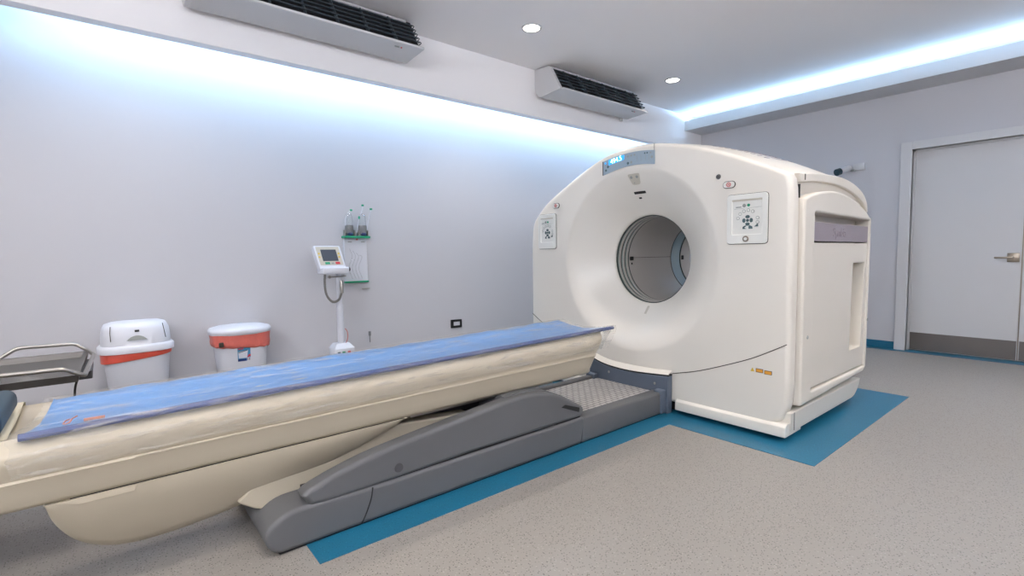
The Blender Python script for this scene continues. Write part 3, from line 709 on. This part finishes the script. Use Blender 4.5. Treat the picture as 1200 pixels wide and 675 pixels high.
# table top (pallet): cross-section swept along X, rising a little towards the scanner
def zrise(x): return .617+(x+.21)/(2.56+.21)*.040
def cross(x, sc_=1.0, endk=0.0):
    zt_ = zrise(x); h = zt_-.39
    P = [(2.085, 1.0), (2.075, .93), (2.055, .86), (2.046, .78), (2.048, .66), (2.060, .52), (2.066, .46), (2.060, .43), (2.066, .38), (2.078, .22), (2.090, .06), (2.10, .0), (2.32, -.0), (2.50, .0), (2.53, .07), (2.55, .3), (2.575, .6), (2.58, .8), (2.565, .93), (2.55, 1.0), (2.50, .97), (2.42, .93), (2.32, .90), (2.22, .93), (2.14, .97)]
    return [(x+endk*(f-1)*1.0, y, .39+h*f) for y, f in P]
b = bmesh.new(); rings = [cross(x) for x in (-.95, -.5, -.21, .2, .6, 1.0, 1.4, 1.8, 2.1, 2.3)]
for x, k, q in ((2.36, .02, .0), (2.42, .08, .02), (2.455, .115, .06)):
    R_ = cross(x, 1, k); R_ = [(a, 2.32+(y-2.32)*(1-q), z+(0.03*q*8 if z < .45 else 0)*(.55-z)/.16*.5) for a, y, z in R_]; rings.append(R_)
bridge(b, rings, caps=True)
link('table_top', b, m_table, T, ang=60)
# slim accessory rail seam along the side
b = bmesh.new(); tube(b, [(x, 2.0595, .39+(zrise(x)-.39)*.445) for x in (.05, .6, 1.2, 1.8, 2.3)], .0022, 6)
link('side_crease', b, m_table, T)

# mattress
def msec(x, e=0):
    z = zrise(x); sag = .022
    return [(x, y, z+dz) for y, dz in ((2.062-e, -.004), (2.060-e, .008), (2.066, .012), (2.12, .004), (2.20, -.010), (2.31, -sag+.002), (2.42, -.010), (2.49, .004), (2.532, .014), (2.538, .008), (2.535, -.012), (2.42, -.024), (2.31, -.030), (2.2, -.024), (2.12, -.012))]
b = bmesh.new(); xs = [-.222, -.215]+[-.2+2.68*k/90 for k in range(91)]+[2.50, 2.53, 2.545]
rings = []
for i, x in enumerate(xs):
    R_ = []
    for j, (a, y, z) in enumerate(msec(x)):
        wob = .0035*math.sin(x*9.1+y*31)*math.sin(y*17+x*5.3) + .002*math.sin(x*31+y*12)
        if 2 <= j <= 8: z += wob if 0 < i < len(xs)-1 else 0
        if x > 2.3: # far corner stops a little short of the near tip
            a = x-(.03+.045*math.sin((y-2.06)/.48*PI)*0)*((y-2.06)/.48)*(x-2.3)/.245
        if x < .1: a = x+.055*max(0, (y-2.06)/.48)*(.1-x)/.32
        R_.append((a, y, z))
    rings.append(R_)
bridge(b, rings, caps=True)
ma = link('mattress', b, m_mattress, ang=70)
tag(ma, 'thin blue vinyl mattress lying along the cream patient table', 'mattress')
b = bmesh.new(); rings = []
for k in range(40):
    x = -.222+2.765*k/39; z = zrise(x)
    rings.append([(x, 2.0565, z-.003), (x, 2.0535, z+.006), (x, 2.061, z+.015), (x, 2.072, z+.0165), (x, 2.072, z-.003)])
bridge(b, rings, caps=True)
link('edge_piping', b, m_navyedge, ma)['label'] = 'navy blue edge'
b = bmesh.new()
def mark(x0, x1, y0, y1):
    z = zrise((x0+x1)/2)
    box(b, x0, x1, y0, y1, z-.004, z+.003)
mark(-.075, -.02, 2.165, 2.178)
tube(b, [(-.125, 2.14, .625), (-.12, 2.17, .6265), (-.11, 2.18, .627)], .002, 6); tube(b, [(-.11, 2.14, .6255), (-.105, 2.18, .627), (-.092, 2.205, .628)], .002, 6); tube(b, [(-.125, 2.14, .625), (-.12, 2.132, .625), (-.11, 2.14, .6255), (-.105, 2.165, .627)], .002, 6)
link('printed_mark', b, m_mark, ma)['label'] = 'small orange printed mark'

# clear plastic sheet wrapped round mattress and sides
b = bmesh.new(); rings = []
NX = 110
for i in range(NX+1):
    x = -.245+2.80*i/NX; z = zrise(x); R_ = []
    sec = [(2.0405, -.108), (2.040, -.10), (2.036, -.075), (2.035, -.055), (2.042, -.035), (2.049, -.018), (2.0475, 0), (2.055, .018), (2.068, .0205), (2.12, .0115), (2.20, -.003), (2.31, -.013), (2.42, -.003), (2.49, .011), (2.535, .021), (2.560, .012), (2.592, -.04), (2.60, -.12)]
    for j, (y, dz) in enumerate(sec):
        wv = .0045*math.sin(x*7+j*1.1)+.003*math.sin(x*19+j*2.3)+.0015*math.sin(x*43+j*3.9)
        edge = 1 if 1 <= j <= 7 else .35 if j < 16 else 1
        yy = y-abs(wv)*1.3 if j < 8 else y+(abs(wv) if j > 15 else 0)
        zz = z+dz+(abs(wv)*.3 if 8 <= j <= 15 else wv*edge*.8)
        xx = x
        if x > 2.3: xx = x-(x-2.3)/.255*max(0, -dz-.0)*.95
        if x < .1: xx = x+.055*max(0, (y-2.06)/.48)*(.1-x)/.34+(.006*math.sin(j*1.7) if i == 0 else 0)
        R_.append((xx, yy, zz))
    rings.append(R_)
bridge(b, rings, closed=False)
# closed end towards the scanner
last = [v for v in rings[-1]]
vs = [b.verts.new(p) for p in last]
lowr = [b.verts.new((min(p[0], 2.46), p[1]*.9+.232, min(p[2], z-.03)-.10 if 7 < j < 17 else p[2]-.0)) for j, p in enumerate(last)]
for k in range(len(vs)-1): b.faces.new((vs[k], vs[k+1], lowr[k+1], lowr[k]))
ps = link('plastic_sheet', b, m_film, ang=80)
ps.modifiers.new('thickness', 'SOLIDIFY').thickness = .0008
tag(ps, 'clear wrinkled plastic sheet wrapped over the blue mattress', 'plastic sheet')

# sheet and cushion at the near end of the table
b = bmesh.new(); rings = []
for k in range(9):
    x = -.95+.70*k/8; z = zrise(x)
    rings.append([(x, y, z+dz+.002*math.sin(k*2.1+y*20)) for y, dz in ((2.10, .0), (2.16, .004), (2.30, .0), (2.44, .004), (2.545, .018), (2.59, .006), (2.60, -.05))])
bridge(b, rings, closed=False); o = link('table_sheet', b, m_sheet); o.modifiers.new('thickness', 'SOLIDIFY').thickness = .003
tag(o, 'cream cloth sheet at the left end of the patient table', 'sheet')
b = bx(-.80, -.255, 2.065, 2.46, .628, .705, .03, 5)
o = link('head_cushion', b, m_pil, ang=60); tag(o, 'dark teal cushion at the left picture edge on the patient table', 'cushion')

# ------------------------------------------------------------------ waste bins
def superell(xc, yc, ax, ay, z, n=48, e=3.2):
    out_ = []
    for k in range(n):
        a = 2*PI*k/n; c, s = math.cos(a), math.sin(a)
        out_.append((xc+ax*math.copysign(abs(c)**(2/e), c), yc+ay*math.copysign(abs(s)**(2/e), s), z))
    return out_
bn = thing('waste_bin', (.145, 4.15, 0), 'larger white waste bin with domed lid and red liner, left of the smaller bin', 'waste bin', 'white bins against the wall')
xc, yc = .15, 4.15
b = bmesh.new(); bridge(b, [superell(xc, yc, .125, .11, .004), superell(xc, yc, .135, .12, .02), superell(xc, yc, .185, .142, .575), superell(xc, yc, .175, .133, .575), superell(xc, yc, .12, .10, .02)], caps=True)
link('bin_body', b, m_bin, bn)
def skew(r, dz): return [(x, y, z+dz*(x-xc)) for x, y, z in r]
b = bmesh.new(); bridge(b, [skew(superell(xc, yc, .189, .146, .505), .10), skew(superell(xc, yc, .192, .149, .51), .12), superell(xc, yc, .193, .151, .555), superell(xc, yc, .188, .146, .565)])
link('bin_liner', b, m_bag, bn)['label'] = 'red plastic liner rim'
b = bmesh.new(); bridge(b, [superell(xc, yc, .196, .154, .548), superell(xc, yc, .205, .163, .552), superell(xc, yc, .207, .165, .585), superell(xc, yc, .197, .155, .596), superell(xc, yc, .188, .147, .60), superell(xc, yc, .187, .144, .65), superell(xc, yc, .181, .134, .70), superell(xc, yc, .165, .115, .732), superell(xc, yc, .13, .08, .745), superell(xc, yc, .06, .04, .749)], caps=True)
lid = link('bin_lid', b, m_bin, bn, ang=60)
for sx in (-.135, .145):
    b = bmesh.new(); tube(b, [(xc+sx*.97, yc-.118, .727), (xc+sx*1.0, yc-.138, .69), (xc+sx*1.02+.004, yc-.149, .635)], .0022, 6); link('flap_slit', b, m_seam, lid)
o = link('flap_grip', plate(smooth2([(-.055, 0), (-.03, .022), (0, .030), (.03, .022), (.055, 0)], 5), (), .004, 0, (xc, yc-.1475, .632), SU, (0, .18, 1)), m_btng, lid, smooth=False)
link('lid_print', plate([(-.012, 0), (.012, 0), (.012, .014), (-.012, .014)], (), .002, 0, (xc+.002, yc-.1395, .684), SU, (0, .25, 1)), m_black, lid, smooth=False)

bn2 = thing('waste_bin', (.755, 4.15, 0), 'smaller white waste bin with flat lid, pink-red liner and blue sticker', 'waste bin', 'white bins against the wall')
xc, yc = .772, 4.16
b = bmesh.new(); bridge(b, [superell(xc, yc, .125, .10, .004), superell(xc, yc, .135, .11, .02), superell(xc, yc, .180, .145, .60), superell(xc, yc, .17, .135, .60), superell(xc, yc, .12, .09, .02)], caps=True)
link('bin_body', b, m_bin, bn2)
b = bmesh.new(); rings = []
for i, (ax, z) in enumerate(((.180, .497), (.189, .505), (.193, .53), (.190, .555), (.194, .58), (.196, .60), (.19, .61))):
    r_ = superell(xc, yc, ax, ax-.035, z, 96); rings.append([(x+.0018*math.sin(k*1.9+i), y-.002*math.sin(k*2.7+i*1.3), zz+.012*(x-xc)/.19*(-1 if i < 3 else 0)+.0025*math.sin(k*.9)*(i < 2)) for k, (x, y, zz) in enumerate(r_)])
bridge(b, rings)
o = link('bin_liner', b, m_bagp, bn2); o['label'] = 'pink-red plastic liner hanging over the rim'
link('liner_knot', bx(xc-.165, xc-.135, yc-.162, yc-.146, .52, .555, .006), m_seam, bn2)
b = bmesh.new(); bridge(b, [superell(xc, yc, .198, .163, .594, e=2.6), superell(xc, yc, .206, .170, .60, e=2.6), superell(xc, yc, .207, .171, .625, e=2.6), superell(xc, yc, .198, .162, .638, e=2.6), superell(xc, yc, .15, .12, .652, e=2.6), superell(xc, yc, .08, .06, .658, e=2.6)], caps=True)
lid = link('bin_lid', b, m_bin, bn2, ang=60)
b = bmesh.new(); lathe(b, [(.0005, .003), (.010, .003), (.013, 0)], (xc+.01, yc-.05, .6545), 'Z', 16); box(b, xc+.024, xc+.045, yc-.048, yc-.040, .655, .657)
link('lid_emblem', b, m_btn, lid)
yf = yc-.1425; tiltv = (0, -.06, 1)
stk = link('sticker', plate([(-.042, -.052), (.042, -.052), (.042, .052), (-.042, .052)], (), .002, 0, (xc-.005, yf+.008, .452), SU, tiltv), m_blue, bn2, smooth=False)
stk['label'] = 'blue sticker with a picture of a bin'
def sp_(poly, m, d=.003): link('sticker_print', plate(poly, (), d, 0, (xc-.005, yf+.008, .452), SU, tiltv), m, stk, smooth=False)
sp_([(-.036, -.030), (.018, -.030), (.026, .028), (-.038, .018)], m_bin, .003); sp_([(-.036, .010), (.022, .024), (.022, .028), (-.036, .014)], m_seam, .004)
sp_([(-.042, -.052), (.016, -.052), (.016, -.036), (-.042, -.036)], m_navy, .004); sp_([(.018, -.028), (.042, -.020), (.042, -.006), (.03, -.006)], m_red, .004)
sp_([(.018, -.052), (.042, -.052), (.042, -.030), (.018, -.030)], m_bin, .0035); sp_([(.022, -.048), (.026, -.048), (.026, -.034), (.022, -.034)], m_seam, .004); sp_([(.032, -.048), (.037, -.048), (.037, -.034), (.032, -.034)], m_seam, .004)
sp_([(-.038, .034), (-.004, .036), (-.004, .044), (-.038, .042)], m_red, .003)

# ------------------------------------------------------------------ steel trolley
CT = thing('instrument_trolley', (-.55, 3.15, 0), 'stainless steel trolley with tube handles, left of the white bins', 'trolley')
b = bmesh.new()
tube(b, rounded([(-1.05, 2.76, .664), (-1.0, 2.75, .716), (-.145, 2.75, .703), (-.082, 2.76, .664), (-.056, 3.28, .674), (-.078, 3.44, .672), (-.133, 3.50, .709), (-.352, 3.50, .715), (-.415, 3.50, .672)], .02), .009, 12)
link('handle_rail', b, m_steel, CT)
b = bmesh.new(); z0, z1 = .635, .668
bridge(b, [[(-1.1, 2.79, z0), (-.105, 2.79, z0), (-.085, 3.47, z0), (-1.1, 3.47, z0)], [(-1.1, 2.77, z1), (-.10, 2.77, z1), (-.08, 3.49, z1), (-1.1, 3.49, z1)], [(-1.1, 2.79, z1), (-.12, 2.79, z1), (-.10, 3.47, z1), (-1.1, 3.47, z1)], [(-1.1, 2.80, z0+.006), (-.13, 2.80, z0+.006), (-.11, 3.46, z0+.006), (-1.1, 3.46, z0+.006)]], caps=True)
link('tray_top', b, m_tray, CT, smooth=False)
for x in (-.45, -1.06):
    for y in (2.83, 3.42):
        b = bmesh.new(); tube(b, [(x, y, .09), (x, y, .64)], .011, 10); link('leg', b, m_steel, CT)
        b = bmesh.new(); lathe(b, [(.0005, -.012), (.036, -.012), (.04, -.006), (.04, .006), (.036, .012), (.0005, .012)], (x, y, .042), 'Y', 20); box(b, x-.012, x+.012, y-.016, y+.016, .07, .095); link('castor', b, m_black, CT)
link('corner_bracket', bx(-.11, -.062, 3.02, 3.40, .60, .636, .003), m_greyd, CT, smooth=False)
b = bmesh.new(); tube(b, rounded([(-.105, 2.80, .65), (-.12, 2.84, .60), (-.125, 2.87, .50), (.05, 2.95, .30), (.3, 3.0, .01)], .05), .0045, 8)
tag(link('power_cable', b, m_cable), 'thin black cable hanging from the corner of the steel trolley', 'cable')
b = bmesh.new(); lathe(b, [(.0005, 0), (.024, 0), (.026, .004), (.024, .04), (.012, .052), (.012, .062), (.0005, .062)], (-.375, 2.93, .6425), 'Z', 20)
o = link('small_bottle', b, m_glass); tag(o, 'small clear bottle with green cap on the steel trolley', 'bottle')
b = bmesh.new(); lathe(b, [(.0005, 0), (.014, 0), (.014, .012), (.0005, .012)], (-.375, 2.93, .7045), 'Z', 16); link('bottle_cap', b, m_green, o)
b = bmesh.new(); rings = [[(x, y, .6425+.018*math.exp(-((k-3)/2.2)**2)*(1-abs(j-2)/2.2)+.004*math.sin(k*2+j)) for j, y in enumerate((2.85, 2.88, 2.91, 2.94, 2.97))] for k, x in enumerate([-.33+.02*i for i in range(7)])]
bridge(b, rings, closed=False); o = link('plastic_wrapper', b, m_film); o.modifiers.new('thickness', 'SOLIDIFY').thickness = .001
tag(o, 'crumpled clear plastic wrapper on the steel trolley', 'wrapper')

# ------------------------------------------------------------------ injector stand
I = thing('injector_stand', (1.51, 4.1, 0), 'white injector stand with screen head and pole, standing by the left wall', 'injector')
b = bmesh.new(); tube(b, [(1.51, 4.1, .40), (1.51, 4.1, .75)], .027, 16); tube(b, [(1.51, 4.1, .74), (1.51, 4.1, 1.09)], .021, 16)
link('pole', b, m_bin, I)
b = bx(1.43, 1.60, 4.03, 4.17, .29, .395, .01); link('control_box', b, m_bin, I)
b = bmesh.new(); bridge(b, [[(1.43, 4.03, .39), (1.60, 4.03, .39), (1.60, 4.17, .39), (1.43, 4.17, .39)], [(1.46, 4.07, .43), (1.57, 4.07, .43), (1.57, 4.15, .43), (1.46, 4.15, .43)]], caps=True); link('control_box_cowl', b, m_bin, I, smooth=False)
for x, m in ((1.465, m_btn), (1.505, m_green), (1.55, m_red)): link('control_box_lamp', bx(x-.012, x+.012, 4.026, 4.031, .345, .368, .001), m, I, smooth=False)
b = bmesh.new(); tube(b, [(1.51, 4.1, .05), (1.51, 4.1, .28)], .03, 16)
for k in range(4):
    a = k*PI/2+PI/4; tube(b, [(1.51, 4.1, .07), (1.51+.2*math.cos(a), 4.1+.2*math.sin(a), .045)], .016, 8); lathe(b, [(.0005, -.012), (.03, -.012), (.03, .012), (.0005, .012)], (1.51+.2*math.cos(a), 4.1+.2*math.sin(a), .031), 'Y', 14)
link('wheeled_base', b, m_bin, I)
# head: tilted console
HU = Vector((1, 0, 0)); HV = Vector((0, .40, 1)).normalized(); HW = HU.cross(HV)
HO = Vector((1.44, 4.05, 1.05))
hd = link('console_head', plate(round2([(-.093, -.005), (.123, -.005), (.098, .205), (-.118, .205)], .008, 3), (), .06, .006, HO-HW*.06, HU, HV), m_bin, I)
b = bx(1.35, 1.565, 3.995, 4.14, 1.01, 1.065, .012, 3); link('console_foot', b, m_bin, I)
def on_head(poly, m, nm, d=.003, lift=0): return link(nm, plate(poly, (), d, 0, HO+HW*lift, HU, HV), m, hd, smooth=False)
on_head(round2([(-.083, .035), (.103, .035), (.083, .195), (-.103, .195)], .004, 2), m_panels, 'console_bezel', .002)
on_head([(-.058, .070), (.067, .070), (.057, .170), (-.068, .170)], m_screen, 'screen', .004)
on_head([(-.044, .042), (-.006, .042), (-.008, .060), (-.046, .060)], m_green, 'green_key', .005); on_head([(.040, .042), (.076, .042), (.074, .060), (.038, .060)], m_red, 'red_key', .005)
on_head([(.006, .044), (.028, .044), (.027, .056), (.005, .056)], m_btng, 'grey_key', .004)
for u in (-.083, .078):
    for v in (.105, .135): on_head(circ(u, v, .008, 10), m_yellow, 'yellow_key', .004)
b = bmesh.new(); lathe(b, [(.0005, 0), (.022, 0), (.022, .012), (.016, .02), (.016, .03), (.0005, .03)], (1.562, 4.06, 1.045), 'X', 16); link('side_knob', b, m_greyd, I)
b = bmesh.new(); tube(b, [(1.415, 4.08, .985), (1.51, 4.08, .985), (1.565, 4.08, .99)], .005, 8); lathe(b, [(.0005, 0), (.012, 0), (.012, .01), (.0005, .01)], (1.425, 4.08, .985), 'X', 12); link('clamp_screw', b, m_steel, I)
b = bmesh.new(); ctl = [(1.372, 4.02, 1.01), (1.368, 4.02, .93), (1.385, 4.03, .84), (1.43, 4.03, .785), (1.485, 4.04, .80), (1.515, 4.05, .86)]
path = []; P_ = [Vector(p) for p in ctl]; P_ = [P_[0]*2-P_[1]]+P_+[P_[-1]*2-P_[-2]]
for i in range(1, len(P_)-2):
    for k in range(24):
        t = k/24; a_, b_, c_, d_ = P_[i-1:i+3]; path.append(.5*((2*b_)+(-a_+c_)*t+(2*a_-5*b_+4*c_-d_)*t*t+(-a_+3*b_-3*c_+d_)*t**3))
tube(b, path, [.009+.003*math.sin(k*2.1) for k in range(len(path))], 10)
link('coiled_cable', b, m_coil, I)
b = bmesh.new(); tube(b, [(1.515, 4.05, .85), (1.515, 4.052, .91), (1.515, 4.055, .955)], [.014, .016, .010], 12); link('hand_switch', b, m_steel, I)
b = bmesh.new(); tube(b, rounded([(1.54, 4.08, .55), (1.555, 4.07, .53), (1.56, 4.07, .48), (1.55, 4.075, .44), (1.535, 4.085, .42)], .02), .004, 6); link('tag_cord', b, m_pink, I)

# ------------------------------------------------------------------ wall-mounted suction board with jars
WB = thing('wall_board', (1.76, YL-.01, .92), 'white wall board with green top and bottom edges, right of the injector screen', 'wall board')
link('board', plate([(1.655, .93), (1.865, .93), (1.862, 1.315), (1.655, 1.315)], (), .02, .002, (0, YL, 0), SU, SV), m_bin, WB)
link('green_edge', bx(1.65, 1.87, YL-.03, YL, .915, .930, .002), m_green, WB, smooth=False); link('green_edge', bx(1.64, 1.873, YL-.085, YL, 1.312, 1.330, .002), m_green, WB, smooth=False)
link('board_caption', bx(1.69, 1.725, YL-.0215, YL-.019, 1.275, 1.283), m_btng, WB, smooth=False); link('board_caption', bx(1.81, 1.845, YL-.0215, YL-.019, 1.275, 1.283), m_btng, WB, smooth=False)
link('red_dot', bx(1.765, 1.78, YL-.024, YL-.019, 1.295, 1.307), m_red, WB, smooth=False)
def jar(x, label):
    t = thing('suction_jar', (x, YL-.05, 1.33), label, 'suction jar', 'clear jars on the wall board')
    y = YL-.045
    b = bmesh.new(); lathe(b, [(.0005, 1.332), (.030, 1.332), (.036, 1.34), (.036, 1.42), (.034, 1.46), (.030, 1.50), (.018, 1.525), (.0005, 1.53)], (x, y, 0), 'Z', 24); link('jar_glass', b, m_glass, t)
    b = bmesh.new(); lathe(b, [(.0005, 1.352), (.0335, 1.352), (.0335, 1.425), (.0005, 1.425)], (x, y, 0), 'Z', 24); link('jar_liner', b, m_jarm, t)
    b = bmesh.new(); lathe(b, [(.0005, 1.332), (.020, 1.332), (.026, 1.345), (.020, 1.358), (.0005, 1.358)], (x, y-.018, 0), 'Z', 16); link('jar_cap', b, m_nav2, t)
    for sx in (-.043, .043): link('jar_bracket', bx(x+sx-.003, x+sx+.003, y-.02, y+.02, 1.332, 1.38), m_steel, t)
    return t
j1 = jar(1.697, 'clear suction jar on the wall board, left of the pair')
j2 = jar(1.818, 'clear suction jar on the wall board, right of the pair')
def hose(pts, tip, owner):
    b = bmesh.new(); tube(b, rounded(pts, .04, 6), .0032, 8); link('hose', b, m_bin, owner)
    b = bmesh.new(); box(b, tip[0]-.010, tip[0]+.010, tip[1]-.008, tip[1]+.008, tip[2]-.008, tip[2]+.008, .003); link('hose_clip', b, m_green, owner)
hose([(1.66, YL-.06, 1.42), (1.665, YL-.05, 1.50), (1.70, YL-.05, 1.54), (1.715, YL-.05, 1.555)], (1.717, YL-.05, 1.556), j1)
hose([(1.76, YL-.06, 1.36), (1.79, YL-.05, 1.50), (1.82, YL-.05, 1.56), (1.825, YL-.05, 1.60)], (1.825, YL-.05, 1.603), j2)
hose([(1.855, YL-.06, 1.38), (1.87, YL-.05, 1.46), (1.90, YL-.05, 1.565)], (1.902, YL-.05, 1.573), j2)
link('hose_clip', bx(1.776, 1.79, YL-.07, YL-.055, 1.48, 1.505, .003), m_green, j2)
b = bmesh.new()
for k in range(4):
    x0 = 1.70+.03*k; tube(b, rounded([(x0, YL-.026, 1.22-.02*k), (x0+.03, YL-.026, 1.15), (x0-.02, YL-.026, 1.05), (x0+.02, YL-.026, .95)], .05), .0016, 6)
tag(link('thin_tubing', b, m_glass), 'thin clear tubing draped down the face of the wall board', 'tubing')
link('board_hook', bx(1.81, 1.88, YL-.02, YL-.001, .855, .860), m_steel, WB, smooth=False)

# power socket and small wall fitting
s = thing('wall_socket', (2.815, YL, .39), 'black-framed power socket on the left wall above the blue mattress', 'wall socket')
link('socket_frame', plate(round2([(2.748, .395), (2.882, .392), (2.882, .478), (2.748, .482)], .006, 3), [round2([(2.78, .418), (2.857, .416), (2.857, .456), (2.78, .458)], .002, 2)[::-1]], .012, .003, (0, YL, 0), SU, SV), m_black, s)
link('socket_face', bx(2.775, 2.862, YL-.008, YL, .413, .461), m_bin, s, smooth=False)
b = bx(1.858, 1.876, YL-.02, YL, .42, .462, .003); tube(b, [(1.867, YL-.012, .42), (1.867, YL-.012, .36)], .004, 8)
tag(link('wall_clip', b, m_jarm), 'small grey clip holding a thin tube on the left wall, left of the socket', 'wall clip')

# ------------------------------------------------------------------ security camera
S = thing('security_camera', (XB-.1, 2.1, 2.03), 'white bullet security camera with dark face on the back wall above the scanner', 'security camera')
ax0, ax1 = Vector((XB-.07, 2.045, 2.105)), Vector((XB-.24, 2.135, 2.045))
b = bmesh.new(); tube(b, [ax0, ax0.lerp(ax1, .08), ax0.lerp(ax1, .75), ax0.lerp(ax1, .76)], [.024, .032, .034, .041], 20); link('camera_housing', b, m_white, S)
b = bmesh.new(); tube(b, [ax0.lerp(ax1, .76), ax1, ax0.lerp(ax1, 1.02)], [.040, .040, .032], 20); link('camera_face', b, mat('smoked_lens_cover', rgb(34, 60, 70), .2), S)
b = bmesh.new(); tube(b, [(XB-.115, 2.07, 2.085), (XB-.06, 2.03, 2.065), (XB-.01, 2.02, 2.09)], .010, 10); tube(b, rounded([(XB-.08, 2.05, 2.10), (XB-.07, 2.0, 2.05), (XB-.03, 2.0, 2.075)], .03), .004, 6); link('camera_bracket', b, m_btng, S)
tag(link('junction_box', bx(XB-.035, XB, 1.915, 2.03, 2.072, 2.15, .003), m_white), 'small white junction box on the back wall beside the security camera', 'junction box')
